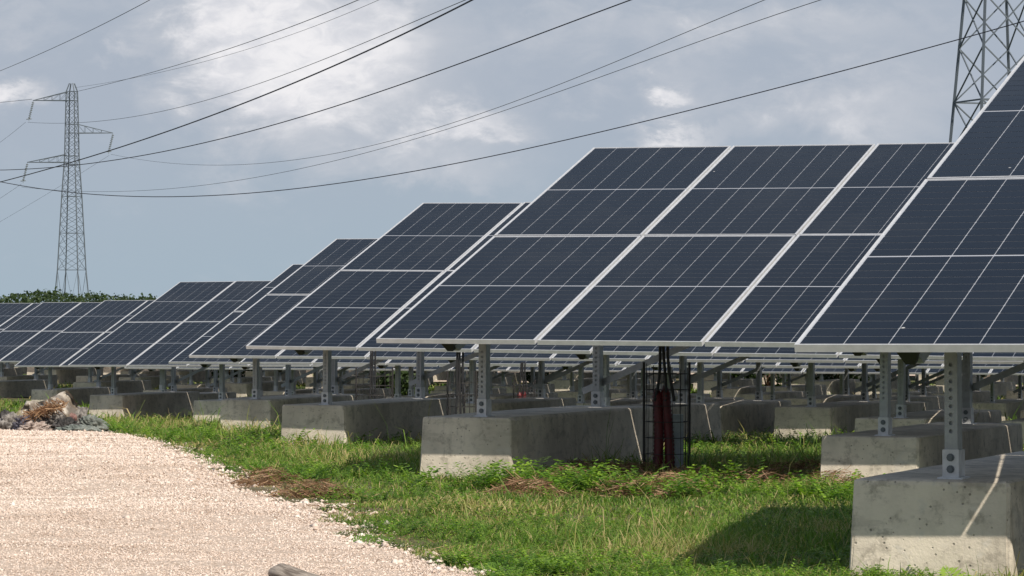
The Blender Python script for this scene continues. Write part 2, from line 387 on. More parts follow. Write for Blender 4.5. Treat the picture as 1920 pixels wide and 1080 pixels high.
def block_mesh(seed, Wd=.65, Ln=2.95, Hh=.62):
    """battered, slightly rounded precast block; origin at the middle of the front top edge"""
    rs = np.random.default_rng(seed); mb = MB(); rc = .020; prof = []
    lv = [(-Hh, .030), (-.42, .018), (-.20, .006), (-.020, 0), (-.006, -.004), (0, -.014)]
    def ring(off, z):
        pts = []; hw = Wd / 2 + off; y0, y1 = -off, Ln + off
        for cx, cy, a0 in ((hw - rc, y1 - rc, 0), (-hw + rc, y1 - rc, 90), (-hw + rc, y0 + rc, 180), (hw - rc, y0 + rc, 270)):
            for k in range(4):
                a = math.radians(a0 + k * 30); pts.append((cx + rc * math.cos(a), cy + rc * math.sin(a), z))
            if a0 == 90:
                for q in range(1, 8): pts.append((-hw, (y1 - rc) + (y0 - y1 + 2 * rc) * q / 8, z))
            if a0 == 270:
                pass
        return pts
    vs = []
    for z, o in lv:
        for p in ring(o, z):
            j = rs.normal(0, .0022, 3); vs.append((p[0] + j[0], p[1] + j[1], p[2] + j[2] * .6))
    n = len(ring(0, 0)); fs = [(i * n + k, i * n + (k + 1) % n, (i + 1) * n + (k + 1) % n, (i + 1) * n + k) for i in range(len(lv) - 1) for k in range(n)]
    fs.append(tuple((len(lv) - 1) * n + k for k in range(n))); mb.add(vs, fs); return mb.mesh('concrete_block', M_conc)
blocks_me = [block_mesh(s) for s in range(4)]

ORD = ['first', 'second', 'third', 'fourth', 'fifth', 'sixth', 'seventh', 'eighth', 'ninth', 'tenth', 'eleventh', 'twelfth', 'thirteenth', 'fourteenth', 'fifteenth', 'sixteenth', 'seventeenth', 'eighteenth', 'nineteenth', 'twentieth']
SUPX0 = [.555, .555 + 2.81, .555 + 5.62]
SHIFT = {0: -.068, 1: -.025, 3: .03}
def child_copies(src_list, parent):
    for nm, me, M, kids in src_list:
        o = bpy.data.objects.new(nm, me); COL.objects.link(o); o.parent = parent; o.matrix_local = M
        for kn, km, kM, st in kids:
            c = bpy.data.objects.new(kn, km); COL.objects.link(c); c.parent = o; c.matrix_local = kM
            if st: c['kind'] = 'stuff'
TR = Matrix.Translation
def make_table(row, X0, Y0, Z0, sl, label, far, drops=(0, 0, 0)):
    """origin on the ground below the front left corner"""
    e = ob('solar_table', None, None, (X0, Y0, Z0 - H0), label=label, category='solar panel table', group='solar panel tables set out in rows')
    e.rotation_euler = (0, -sl, 0); e.empty_display_size = .3
    base = TR((0, 0, H0)) @ ROT; parts = []; SUPX = [q + SHIFT.get(row, 0) for q in SUPX0]
    for r in range(2):
        for i in range(6):
            jx = random.uniform(-.002, .002); jz = random.uniform(-.002, .002)
            M = base @ TR((i * (PW + GAPX) + jx, r * (PL + GAPY), jz)) @ Matrix.Rotation(random.gauss(0, .0012), 4, 'X') @ Matrix.Rotation(random.gauss(0, .0016), 4, 'Y') @ Matrix.Diagonal((1 if row == 0 else 1.009, 1, 1, 1))
            if far: parts.append(('solar_module', me_far, M, []))
            else: parts.append(('solar_module', me_lam, M, [('module_frame', me_frame, Matrix(), False), ('solar_cells', me_cells, Matrix(), True)]))
    for v in (.45, 1.85, PL + .47, PL + 1.87): parts.append(('purlin', me_purlin, base @ TR((0, v, -.036)), []))
    for k, sx_ in enumerate(SUPX):
        dz = drops[k]; zb = H0 - .53
        bolts = lambda: [('bolt', me_bolt, TR((0, 0, .085)), False), ('bolt', me_bolt, TR((0, 0, .040)), False)]
        brk = lambda: [('base_bracket', me_brk, TR((0, 0, dz)), False)] + ([] if far else [('bolt', me_bolt, TR((0, 0, .088 + dz)), False), ('bolt', me_bolt, TR((0, 0, .040 + dz)), False)])
        parts.append(('front_post', me_fpost, TR((sx_, PY1, zb)), brk()))
        parts.append(('rear_post', me_rpost, TR((sx_, PY2, zb)), brk()))
        parts.append(('rafter', me_rafter, base @ TR((sx_ - .05, 0, 0)), [('rafter_cap', me_rcap, TR((-.005, 0, -.001)), False)]))
        if k < 2: parts.append(('cross_brace', me_strut, TR((sx_, PY2 + .084, zb)), []))
    child_copies(parts, e); return e

# row: X0, Y0, Z0(front edge), slope, number of tables, starts-left-of-frame
ROWS = [(-3.728, 12.881, -.131, .0039, 1), (-8.925, 20.741, -.182, -.0065, 2), (-13.698, 28.729, -.323, -.0101, 2), (-17.997, 36.191, -.524, -.0022, 3),
        (-22.287, 44.164, -.734, 0, 3), (-28.055, 51.749, -.927, .006, 4), (-30.9, 59.3, -1.10, .0, 4), (-37.565, 66.789, -1.218, .0061, 4),
        (-43.286, 74.132, -1.241, .0024, 5), (-50.2, 81.9, -1.235, 0, 5), (-52.8, 89.5, -1.225, 0, 5), (-57.5, 97.3, -1.21, 0, 6), (-60.0, 105.0, -1.20, 0, 6)]
BLOCKDROP = {(0, 0): (-.024, -.02, 0), (1, 0): (0, -.075, -.05)}
TW = 6 * PW + 5 * GAPX
for r, (X0, Y0, Z0, sl_, nt) in enumerate(ROWS):
    rowname = 'nearest row' if r == 0 else ('farthest row' if r == len(ROWS) - 1 else ORD[r] + ' row from the front')
    x = X0; z = Z0; nb = 0
    for k in range(nt):
        pos = 'left end of its row' if k == 0 else ORD[k] + ' table from the left'
        lab = f'dark blue solar table, {pos}, {rowname}'
        if r == 0: lab = 'largest and nearest dark blue solar table, cut off by the right edge of the photo'
        if r == 1 and k == 0: lab = 'second nearest dark blue solar table, in the middle behind the nearest one'
        s_k = sl_ if k == 0 else sl_ * .4
        drops = BLOCKDROP.get((r, k), tuple(random.uniform(-.045, .012) for _ in range(3)))
        drops = tuple(min(0, d) for d in drops)
        make_table(r, x, Y0, z, s_k, lab, r >= 7 or k >= 3, drops)
        for j, sx_ in enumerate(q + SHIFT.get(r, 0) for q in SUPX0):
            bx = x + sx_ - .052; bz = z + s_k * sx_ - .53 + drops[j]; nb += 1
            b = ob('concrete_block', blocks_me[(r * 3 + k + j) % 4], None, (bx, Y0 + PY1 - .155, bz),
                   label=f'grey concrete block under the panels of the {rowname}, ' + ('leftmost' if nb == 1 else ORD[nb - 1] + ' from left'),
                   category='concrete block', group='concrete ballast blocks under the solar tables')
            b.rotation_euler.z = random.uniform(-.012, .012)
        x += TW + .045; z += s_k * TW

# ------------------------------------------------------------------ lattice towers
mbu = MB(); mbu.box(-.5, .5, 0, 1, -.5, .5); UNIT = mbu.mesh('steel_bar', M_tower)
def bar(name, a, b, wd, parent, me=UNIT):
    a = Vector(a); b = Vector(b); d = b - a
    o = bpy.data.objects.new(name, me); COL.objects.link(o); o.parent = parent
    o.matrix_local = Matrix.LocRotScale(a, d.to_track_quat('Y', 'Z'), Vector((wd, d.length, wd))); return o
def tower(loc, rot, prof, panels, leg, brace, label, arms, rings):
    """prof: [(z, R)] half diagonal; panels: z levels"""
    e = ob('transmission_tower', None, None, loc, label=label, category='pylon', group='lattice steel transmission towers')
    e.rotation_euler.z = rot; zs = [p[0] for p in prof]; rs = [p[1] for p in prof]
    R = lambda z: float(np.interp(z, zs, rs))
    cor = lambda k, z: Vector((R(z) * math.cos(math.pi / 4 + k * math.pi / 2), R(z) * math.sin(math.pi / 4 + k * math.pi / 2), z))
    for k in range(4):
        for a, b in zip(zs[:-1], zs[1:]): bar('leg', cor(k, a), cor(k, b), leg, e)
    for i, (a, b) in enumerate(zip(panels[:-1], panels[1:])):
        for k in range(4):
            if i == 0:                       # open base panel: inverted V with a short tie
                mid = (cor(k, b) + cor(k + 1, b)) / 2
                mid2 = (cor(k, a) + cor(k + 1, a)) / 2
                bar('brace', cor(k, b), mid2, brace, e); bar('brace', cor(k + 1, b), mid2, brace, e)
                bar('brace', cor(k, (a + b) / 2), (cor(k, b) + mid2) / 2, brace * .8, e); bar('brace', cor(k + 1, (a + b) / 2), (cor(k + 1, b) + mid2) / 2, brace * .8, e)
            else:
                bar('brace', cor(k, a), cor(k + 1, b), brace, e); bar('brace', cor(k + 1, a), cor(k, b), brace, e)
    for z in rings:
        for k in range(4): bar('crossbar', cor(k, z), cor(k + 1, z), brace * 1.3, e)
        bar('crossbar', cor(0, z), cor(2, z), brace, e)
    for (ux, z, dz0, L) in arms:             # arm direction unit in tower frame, lower chord z, root rise, length
        u = Vector((ux[0], ux[1], 0)).normalized(); v = Vector((-u.y, u.x, 0)); r0 = R(z) * .70
        tip = u * (r0 + L) + Vector((0, 0, z))
        arm = ob('cross_arm', None, e)
        def abar(a, b, w_): bar('arm_bar', a, b, w_, arm)
        for s in (-1, 1):
            lo = u * r0 + v * r0 * s + Vector((0, 0, z - .02)); hi = lo + Vector((0, 0, dz0))
            abar(lo, tip, .11); abar(hi, tip, .085)
            p0 = hi
            for q in (.22, .45, .68):
                l_ = lo.lerp(tip, q); h_ = hi.lerp(tip, q); abar(l_, h_, brace * .8); abar(p0, l_, brace * .8); p0 = h_
        mi = MB(); nsh = 9; hang = Vector((-.55, 0, -2.5)); a0 = Vector((0, 0, -.25))
        mi.tube([(0, 0, 0), a0], .03, 5)
        for q in range(nsh):
            c0 = a0.lerp(hang, q / nsh); c1 = a0.lerp(hang, (q + .55) / nsh); c2 = a0.lerp(hang, (q + 1) / nsh)
            mi.tube([c0, c1], [.17, .13], 7); mi.tube([c1, c2], .035, 5)
        mi.tube([hang + Vector((-.35, 0, 0)), hang + Vector((.35, 0, .05))], .07, 5)
        mi.tube([hang, hang + Vector((0, 0, -.3))], .04, 5)
        io = ob('insulator_string', mi.mesh('insulator_string', M_ins), e, tip)
        io.rotation_euler.z = PSI - rot
    return e
d1 = 450.; sc1 = F / d1
def zof(py, d, tilt=584): return (584 - py) / F * d
c1 = at(134.5, 584, d1); gb = -2.2
P1 = [(gb, 2.95), (zof(545, d1), 2.35), (zof(506, d1), 2.05), (zof(368, d1), 1.45), (zof(295, d1), 1.05), (zof(185, d1), .85), (zof(171, d1), .80), (zof(156, d1), .35)]
pz = [gb, zof(506, d1)] + [zof(y, d1) for y in (482, 459, 437, 420, 403, 386, 368, 351, 334, 317, 300, 290, 276, 262, 248, 233, 216, 203, 187, 171)]
P1 = [(z - gb, r) for z, r in P1]; pz = [z - gb for z in pz]
phi1 = PSI + math.radians(-15)
u1 = (math.cos(PSI - phi1), math.sin(PSI - phi1))
tower((c1[0], c1[1], gb), phi1, P1, pz, .12, .040, 'distant lattice power pylon with three side arms rising over the bushes at the left', [((-u1[0], -u1[1]), zof(188, d1) - gb, 1.15, 4.6), (u1, zof(249, d1) - gb, 1.2, 4.8), ((-u1[0], -u1[1]), zof(304, d1) - gb, 1.05, 5.2)],
      [zof(y, d1) - gb for y in (506, 437, 368, 308, 292, 249, 233, 188, 171)])
d2 = 142.; c2 = at(1868, 584, d2)
P2 = [(gb, 2.98), (zof(190, d2), 1.86), (zof(0, d2), 1.42), (20., 1.05), (28.5, .78), (30., .3)]
pz2 = [gb, 1.4, 4.2, 6.6, zof(190, d2), 11.15, 13.3, 15.2, 17., 18.7, 20., 21.4, 22.8, 24.2, 25.6, 27., 28.5]
tower((c2[0], c2[1], gb), PSI + math.radians(45 - 26.5), [(z - gb, r) for z, r in P2], [z - gb for z in pz2], .10, .050, 'tall lattice power pylon at the upper right, behind the nearest panels',
      [((math.cos(-.32), math.sin(-.32)), 22.5 - gb, 1.2, 5), ((-math.cos(-.32), -math.sin(-.32)), 26.5 - gb, 1.2, 5)], [zof(190, d2) - gb, 17. - gb, 22.8 - gb, 1.4 - gb])

# ------------------------------------------------------------------ overhead lines
def wire(pts, dl, dr, rad, label, deg=2, ext=(0, 0)):
    """pts sighted on the line; dl/dr distance at its left and right sighting"""
    xs_ = np.array([p[0] for p in pts], float); ys_ = np.array([p[1] for p in pts], float); co = np.polyfit(xs_ / 1000, ys_, deg)
    x0, x1 = xs_[0] - ext[0], xs_[-1] + ext[1]; P = []
    for x in np.linspace(x0, x1, 60):
        t = (x - xs_[0]) / (xs_[-1] - xs_[0]); d = 1 / ((1 - t) / dl + t / dr); P.append(at(x, np.polyval(co, x / 1000), d))
    m = MB(); m.tube(P, rad * .85, 5)
    return ob('power_line', m.mesh('power_line', M_wire), None, None, label=label, category='power line', group='overhead power lines')
wire([(0, 133), (75, 101), (150, 66), (215, 35), (280, 0)], 300, 210, .026, 'thin wire crossing only the top left corner of the sky', 2, (200, 250))
wire([(142, 172), (300, 131), (400, 102), (530, 55), (672, 0)], 450, 200, .030, 'thin wire rising from the top of the distant pylon to the upper sky', 2, (0, 250))
wire([(-200, 204), (0, 192), (60, 186)], 470, 450, .032, 'short thin wire from the pylon top arm to the left edge', 2)
wire([(142, 163), (280, 142), (500, 80), (600, 44), (712, 0)], 450, 210, .018, 'faintest wire in front of the bright cloud', 2, (0, 250))
wire([(52, 229), (140, 231), (270, 215), (430, 175), (600, 114), (750, 52), (872, 0)], 450, 170, .024, 'thin wire from the upper left insulator crossing the bright cloud', 3, (0, 250))
wire([(-200, 385), (0, 339), (125, 311), (215, 284), (470, 187), (650, 105), (893, 0)], 150, 62, .020, 'thick dark cable climbing steeply to the top centre', 2, (0, 250))
wire([(-150, 314), (0, 317), (75, 316), (150, 311), (300, 286), (550, 220), (750, 160), (960, 84), (1180, 0)], 140, 68, .016, 'thick dark cable climbing to the top right of centre', 3, (0, 250))
wire([(208, 288), (300, 306), (390, 310), (500, 304), (700, 272), (800, 247), (960, 190), (1200, 98), (1432, 0)], 450, 150, .020, 'thin wire from the right hand insulator, upper of the close pair', 3, (0, 250))
wire([(40, 345), (150, 361), (250, 363), (350, 356), (500, 330), (650, 290), (750, 261), (960, 204), (1250, 107), (1528, 0)], 450, 150, .020, 'thin wire from the lower left insulator, lower of the close pair', 3, (0, 250))
wire([(-100, 318), (0, 338), (120, 359), (210, 368), (300, 370), (450, 364), (650, 340), (960, 284), (1200, 231), (1440, 170), (1680, 105), (1920, 40)], 130, 80, .0165, 'lowest dark cable sagging across the sky behind the second pylon', 4, (0, 60))
wire([(-150, 350), (0, 267), (48, 229)], 560, 450, .022, 'thin wire dropping left from the upper insulator of the distant pylon', 2)
wire([(-150, 460), (0, 372), (40, 345)], 560, 450, .020, 'thin wire dropping left from the lower insulator of the distant pylon', 2)
wire([(-150, 500), (0, 413), (100, 360), (205, 290)], 520, 450, .018, 'thin wire passing behind the distant pylon towards its right insulator', 2)

# ------------------------------------------------------------------ cable risers with mesh cages
def cage(px, py, d, wd, ht, reds, box, label, lean=0):
    r0 = at(px, py, d); zg = float(gz(r0[1])) - .02
    e = ob('cable_cage', None, None, (r0[0], r0[1], zg), label=label, category='cable cage', group='wire mesh cable cages')
    e.rotation_euler.z = PSI; R = wd / 2
    m = MB(); nv = 14
    for k in range(nv):
        a = 2 * math.pi * k / nv; m.tube([(R * math.cos(a), R * math.sin(a), 0), (R * math.cos(a) + random.uniform(-.01, .01), R * math.sin(a), ht + random.uniform(-.06, .02))], .0026, 4)
    for z in np.arange(.08, ht, .11):
        m.tube([(R * math.cos(2 * math.pi * k / 16), R * math.sin(2 * math.pi * k / 16), z) for k in range(17)], .003, 4)
    ob('mesh_cage', m.mesh('mesh_cage', M_cage), e)
    for s in (-1, 1):
        m = MB(); m.tube([(s * (R + .012), 0, 0), (s * (R + .012), 0, ht + .02)], .009, 6); ob('stake', m.mesh('stake', M_cage), e)
    for i in range(reds):
        ox = (i - (reds - 1) / 2) * .074 - .035; pts = []; rr = []
        hh = min(ht * .80, .68) + i * .02
        for q in range(46):
            t = q / 45; pts.append((ox + .018 * math.sin(t * 3 + i), -.03 + .03 * t, hh * t)); rr.append((.038 if q % 2 else .031) * (1 if t < .93 else (1 - (t - .93) * 9)))
        m = MB(); m.tube(pts, rr, 10); ob('corrugated_conduit', m.mesh('corrugated_conduit', M_red, smooth=True), e)
    for i in range(3):
        ox = (i - 1) * .045 - .02; z0 = .55 if reds else .02
        pts = [(ox * 1.3 + .02 * math.sin(4 * t + i), -.03 + .04 * t, z0 + (ht + .25 - z0) * t) for t in np.linspace(0, 1, 14)]
        pts = [(p[0] * (1 - .6 * k / 13), p[1], p[2]) for k, p in enumerate(pts)]
        m = MB(); m.tube(pts, .011, 6); ob('black_cable', m.mesh('black_cable', M_dark), e)
    if box:
        m = MB(); m.box(*box); ob('junction_box', m.mesh('junction_box', M_pale), e)
    return e
cage(1250, 840, 23.2, .29, .80, 2, (.035, .115, -.02, .06, .06, .46), 'wire mesh cage round two red conduits and black cables, nearest to the camera')
cage(866, 790, 31.0, .24, .72, 0, (-.11, .11, .02, .10, .05, .30), 'wire mesh cage round a pale grey box and one black cable, left of centre')
cage(702, 760, 39.0, .40, .82, 0, (-.06, .10, .02, .10, .02, .20), 'wire mesh cage crowded with loose black cables, leftmost of the cages')
cage(983, 760, 45.0, .26, .72, 2, (-.12, -.05, .02, .08, .02, .2), 'small far wire mesh cage with a red conduit, behind the middle table')

# ------------------------------------------------------------------ rubbish heap beside the gravel
def crumple(name, px, py, d, sx_, sy_, sz_, material, label, cat, seed, amp=.35, lift=0., rotz=0, tilt=0, group='rags and rubbish dumped by the gravel', parts=None):
    import bmesh
    bm = bmesh.new(); bmesh.ops.create_icosphere(bm, subdivisions=5, radius=1)
    from mathutils import noise as mn
    for v in bm.verts:
        o = v.co.copy(); q = o * 1.7 + Vector((seed * 3.1, seed, 0))
        qf = Vector((q.x * math.cos(seed) + q.z * math.sin(seed), q.y * .35, (q.z * math.cos(seed) - q.x * math.sin(seed)) * .35)) * 3.2
        r = 1 + amp * 1.1 * (.35 - abs(mn.noise(qf)) * 1.7) + amp * .8 * (mn.noise(q) + .6 * mn.noise(q * 2.3) + .6 * abs(mn.noise(q * 4.7)) + .15 * abs(mn.noise(q * 9)) - .3)
        v.co = o * r; v.co.z = max(v.co.z, -.35)
        v.co.x *= sx_ * 1.3; v.co.y *= sy_ * 1.2; v.co.z *= sz_ * 1.3
    me = bpy.data.meshes.new(name); bm.to_mesh(me); bm.free(); me.materials.append(material); me.polygons.foreach_set('use_smooth', [True] * len(me.polygons))
    P = at(px, py, d); zz = float(gz(P[1])) + sz_ * .3 + lift
    o = ob(name, me, None, (P[0], P[1], max(zz, P[2]) if lift else zz), label=label, category=cat)
    if group: o['group'] = group
    o.rotation_euler = (0, tilt, PSI + rotz); return o
M_film = cloth('dirty_plastic_film', (.16, .13, .10), (.50, .45, .38), 4, .35)
M_purple = cloth('faded_purple_cloth', (.045, .042, .058), (.13, .12, .145)); M_greyc = cloth('grey_cloth', (.07, .06, .055), (.26, .24, .22))
M_teal = cloth('green_grey_tarp', (.08, .095, .085), (.20, .22, .20)); M_pink = cloth('pale_pink_cloth', (.26, .20, .17), (.42, .35, .31))
M_blackc = cloth('black_cloth', (.015, .015, .015), (.06, .055, .055)); M_maroon = cloth('maroon_cloth', (.12, .05, .05), (.25, .15, .13))
M_khaki = cloth('khaki_cloth', (.20, .17, .10), (.36, .32, .22))
DT = 43.0
def rub(*a, **k): return crumple(*a, **k)
# standing plastic film: folded ridge with a peak to the right
def film():
    nx_, ny_ = 34, 14; V = np.zeros((nx_, ny_, 3)); from mathutils import noise as mn
    for i in range(nx_):
        u = i / (nx_ - 1)
        top = np.interp(u, [0, .12, .35, .62, .85, 1.0], [.20, .36, .34, .42, .50, .34])
        for j in range(ny_):
            v = j / (ny_ - 1)
            n_ = mn.noise(Vector((u * 6, v * 4, 1.7))); n2_ = mn.noise(Vector((u * 15, v * 9, 4)))
            x = -.36 + u * .70 + .04 * v * (u - .1) + n2_ * .015
            z = top * v ** .85 + n_ * .02 * v; y = .30 * v + .16 * n_ + .07 * n2_ - (.15 * math.sin(u * 3.1))
            V[i, j] = (x, y, z)
    I = (np.arange(nx_ - 1)[:, None] * ny_ + np.arange(ny_ - 1)[None]).ravel()
    Vf = V.reshape(-1, 3); Q = np.stack([I, I + 1, I + ny_ + 1, I + ny_], -1)
    back = Vf + np.array([.01, .03, -.01]); m_ = len(Vf)
    me = npmesh('plastic_sheet', np.concatenate([Vf, back]), np.concatenate([Q[:, ::-1], Q + m_]), M_film, smooth=True)
    P = at(84, 780, DT - .35); o = ob('plastic_sheet', me, None, (P[0], P[1], float(gz(P[1])) + .02), label='crumpled dirty translucent plastic sheet standing up on the rubbish heap', category='plastic sheet')
    o.rotation_euler.z = PSI; return o
film()
rub('rag', 8, 790, DT, .10, .12, .16, M_blackc, 'black cloth bundle at the far left end of the rubbish heap', 'rag', 2)
rub('rag', 22, 798, DT - .5, .16, .12, .13, M_greyc, 'grey crumpled cloth at the left front of the heap', 'rag', 3)
rub('rag', 52, 800, DT - .7, .15, .12, .12, M_purple, 'faded purple cloth in the front of the heap, left of the striped one', 'rag', 4)
rub('rag', 36, 794, DT - .2, .10, .10, .15, M_khaki, 'khaki cloth wedged below the plastic sheet', 'rag', 5)
rub('rag', 76, 796, DT - .8, .13, .12, .10, M_greyc, 'grey cloth lying below the brown dried grass', 'rag', 6, .5)
rub('rag', 88, 790, DT - .7, .10, .08, .11, M_purple, 'dark violet cloth folded in the middle of the heap', 'rag', 7, .5)
rub('rag', 104, 797, DT - .8, .14, .12, .12, M_greyc, 'grey and white ragged cloth right of the middle of the heap', 'rag', 8, .6)
rub('rag', 108, 790, DT - .3, .09, .08, .15, M_pink, 'small pale pink cloth on the heap', 'rag', 9, .5)
rub('rag', 124, 795, DT - .3, .10, .10, .14, M_maroon, 'maroon cloth strip on the right side of the heap', 'rag', 10, .5)
rub('rag', 142, 786, DT + .3, .15, .13, .17, M_greyc, 'mottled grey bundle on top of the right side of the heap', 'rag', 11, .5)
rub('rag', 122, 800, DT - .9, .12, .12, .10, M_blackc, 'flat black cloth at the front right of the heap', 'rag', 12, .5)
rub('rag', 148, 806, DT - 1.5, .22, .10, .06, M_teal, 'long pale green tarp strip lying on the gravel edge', 'tarp', 13, .3, rotz=-.2)
rub('rag', 172, 789, DT - .2, .16, .10, .12, M_teal, 'grey green tarp piece lying in the grass right of the heap', 'tarp', 14, .4, tilt=.25)
rub('rag', 66, 803, DT - 1.0, .15, .10, .07, M_pink, 'flat brown and pink cloth at the front foot of the heap', 'rag', 15, .5)

# stuff meshes ------------------------------------------------------------------
def tris_from_blades(base, h, wd, ang, lean, bend_ang):
    n = len(base); dx, dy = np.cos(ang), np.sin(ang); side = np.stack([-dy, dx, 0 * dx], -1)
    l = np.stack([np.cos(bend_ang), np.sin(bend_ang), 0 * dx], -1)
    up = np.array([0, 0, 1.])
    b0 = base - side * (wd / 2)[:, None]; b1 = base + side * (wd / 2)[:, None]
    mid = base + up * (h * .55)[:, None] + l * (h * lean * .30)[:, None]
    m0 = mid - side * (wd * .42)[:, None]; m1 = mid + side * (wd * .42)[:, None]
    tip = base + up * (h * np.clip(1 - lean * .35, .25, 1))[:, None] + l * (h * lean)[:, None]
    V = np.stack([b0, b1, m1, m0, tip], 1).reshape(-1, 3); o = np.arange(n)[:, None] * 5
    T = np.concatenate([o + [0, 1, 2], o + [0, 2, 3], o + [3, 2, 4]]); return V, T
def view_points(n, d0, d1, lo=-.19, hi=.175):
    d = np.sqrt(rng.uniform(d0 ** 2, d1 ** 2, n)); a = rng.uniform(lo, hi, n); lat = a * d
    return lat * c_ - d * s_, lat * s_ + d * c_, d
BLK = [(o.location.x, o.location.y) for o in bpy.data.objects if o.name.startswith('concrete_block')]
def in_block(X, Y):
    r = np.zeros(len(X), bool)
    for bx, by in BLK:
        if by < 62: r |= (np.abs(X - bx) < .34) & (Y > by - .02) & (Y < by + 2.97)
    return r
def brown(X, Y):        # heaps of dried cuttings in front of the second row and at the gravel edge
    b = np.zeros(len(X))
    for cx, cy, rx, ry in BROWN: b = np.maximum(b, np.exp(-(((X - cx) / rx) ** 2 + ((Y - cy) / ry) ** 2)))
    return b
BROWN = []
for px, py, rx, ry in [(1100, 893, .30, .14), (1150, 900, .28, .14), (1200, 897, .2, .12), (1250, 917, .24, .14), (1420, 908, .28, .22), (1470, 897, .25, .16), (1530, 893, .25, .16), (1570, 912, .22, .16), (1190, 930, .25, .10), (1300, 905, .2, .12), (500, 908, .10, .35), (590, 932, .20, .12), (985, 930, .2, .10), (1060, 905, .2, .1)]:
    P = onground(px, py); BROWN.append((P[0], P[1], rx, ry))

GV, GT, GA = [], [], []; off = 0
for (n, d0, d1, wsc, hs) in ((150000, 12.6, 18, 1., 1.), (200000, 18, 30, 1.5, 1.), (130000, 30, 50, 2.6, 1.05), (90000, 50, 100, 5.5, 1.2)):
    X, Y, d = view_points(n, d0, d1)
    out_ = inside(X, Y); pat = fbm(X, Y, .55, 40); pat2 = fbm(X, Y, 1.7, 50)
    ok = (out_ < -.02 + rng.uniform(-.15, .03, n)) | (Y > YEND)
    ok &= ~in_block(X, Y); ok &= rng.uniform(0, 1, n) < np.clip(.25 + pat * 1.5, .2, 1) * (1 - .55 * brown(X, Y))
    ok &= ~((d > 50) & (fbm(X, Y, .25, 60) > .62))
    X, Y, pat, pat2, out_ = X[ok], Y[ok], pat[ok], pat2[ok], out_[ok]; m = len(X)
    Z = ground_z(X, Y) - .01
    edge = np.clip(-out_ / 1.2, .25, 1)
    far_ = np.clip((Y - 18) / 12, 0, 1)
    h = rng.gamma(4, .25, m) * (.026 + .058 * np.clip((pat - .40) * 2.6, 0, 1) + .085 * far_ * np.clip((pat2 - .3) * 2, 0, 1)) * hs * edge + .015
    tall = rng.uniform(0, 1, m) < .010; h = np.where(tall, h * 2.6, h)
    wd = rng.uniform(.0028, .0058, m) * wsc * np.where(tall, .8, 1)
    tint = np.clip(.22 + .50 * pat2 + rng.normal(0, .13, m) + .25 * brown(X, Y), 0, .80)
    dry = rng.uniform(0, 1, m) < (.14 + .95 * np.clip(fbm(X, Y, .9, 77) - .48, 0, 1) * 3); tint = np.where(dry, rng.uniform(.8, 1, m), tint)
    v, t = tris_from_blades(np.stack([X, Y, Z], -1), h, wd, rng.uniform(0, 2 * np.pi, m), rng.uniform(.2, 1.7, m), rng.uniform(0, 2 * np.pi, m))
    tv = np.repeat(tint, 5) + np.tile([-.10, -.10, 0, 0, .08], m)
    GV.append(v); GT.append(t + off); GA.append(tv); off += len(v)
ob('grass', npmesh('grass', np.concatenate(GV), np.concatenate(GT), M_grass, {'tint': np.clip(np.concatenate(GA), 0, 1)}), kind='stuff',
   label='patchy green grass with dry blades growing between the blocks and the gravel', category='grass')

# leafy weeds: stems with paired leaflets
def weeds(n, d0, d1, hs, keepf):
    d = d0 * (d1 / d0) ** rng.uniform(0, 1, n); a_n = rng.uniform(-.19, .175, n); X = a_n * d * c_ - d * s_; Y = a_n * d * s_ + d * c_
    ok = (inside(X, Y) < -.12) | (Y > YEND); ok &= ~in_block(X, Y); ok &= keepf(X, Y)
    X, Y, d = X[ok], Y[ok], d[ok]; n = len(X); hs = hs * np.clip(d / 24, .55, 1.5)
    ns, nl = 4, 7; P = np.stack([X, Y, ground_z(X, Y) - .01], -1)
    H = rng.uniform(.6, 1.3, n) * hs
    B = np.repeat(P, ns, 0); h = np.repeat(H, ns) * rng.uniform(.6, 1.1, n * ns); a = rng.uniform(0, 2 * np.pi, n * ns)
    out_d = np.stack([np.cos(a), np.sin(a), 0 * a], -1); sp = rng.uniform(.35, 1.0, n * ns)
    tint = np.clip(np.repeat(rng.uniform(.15, .9, n), ns) + rng.normal(0, .1, n * ns), 0, 1)
    Vs, Ts, As = [], [], []; o = 0
    for k in range(nl):
        t = .25 + .75 * k / (nl - 1)
        c = B + out_d * (h * sp * t ** 1.2)[:, None] + np.array([0, 0, 1.]) * (h * (t - .28 * sp * t * t))[:, None]
        for s in (-1, 1):
            side = np.stack([-np.sin(a), np.cos(a), 0 * a], -1) * s + out_d * .45; side /= np.linalg.norm(side, axis=1)[:, None]
            ln = h * .26 * (1.1 - .5 * t) * rng.uniform(.8, 1.2, len(h)); ww = ln * .42
            tip = c + side * ln[:, None] + np.array([0, 0, 1.]) * (ln * rng.uniform(-.1, .45, len(h)))[:, None]
            mid = (c + tip) / 2; q = out_d * ww[:, None]
            Vq = np.stack([c, mid - q, tip, mid + q], 1).reshape(-1, 3); i = np.arange(len(h))[:, None] * 4 + o
            Vs.append(Vq); Ts.append(i + [0, 1, 2]); Ts.append(i + [0, 2, 3]); As.append(np.repeat(tint + rng.normal(0, .08, len(h)), 4)); o += len(Vq)
    return np.concatenate(Vs), np.concatenate(Ts), np.concatenate(As)
near_block = lambda X, Y: np.array([min([((x - bx) / .8) ** 2 + ((y - by + .15) / .5) ** 2 for bx, by in BLK if by < 40]) for x, y in zip(X, Y)])
WV, WT, WA = [], [], []; off = 0
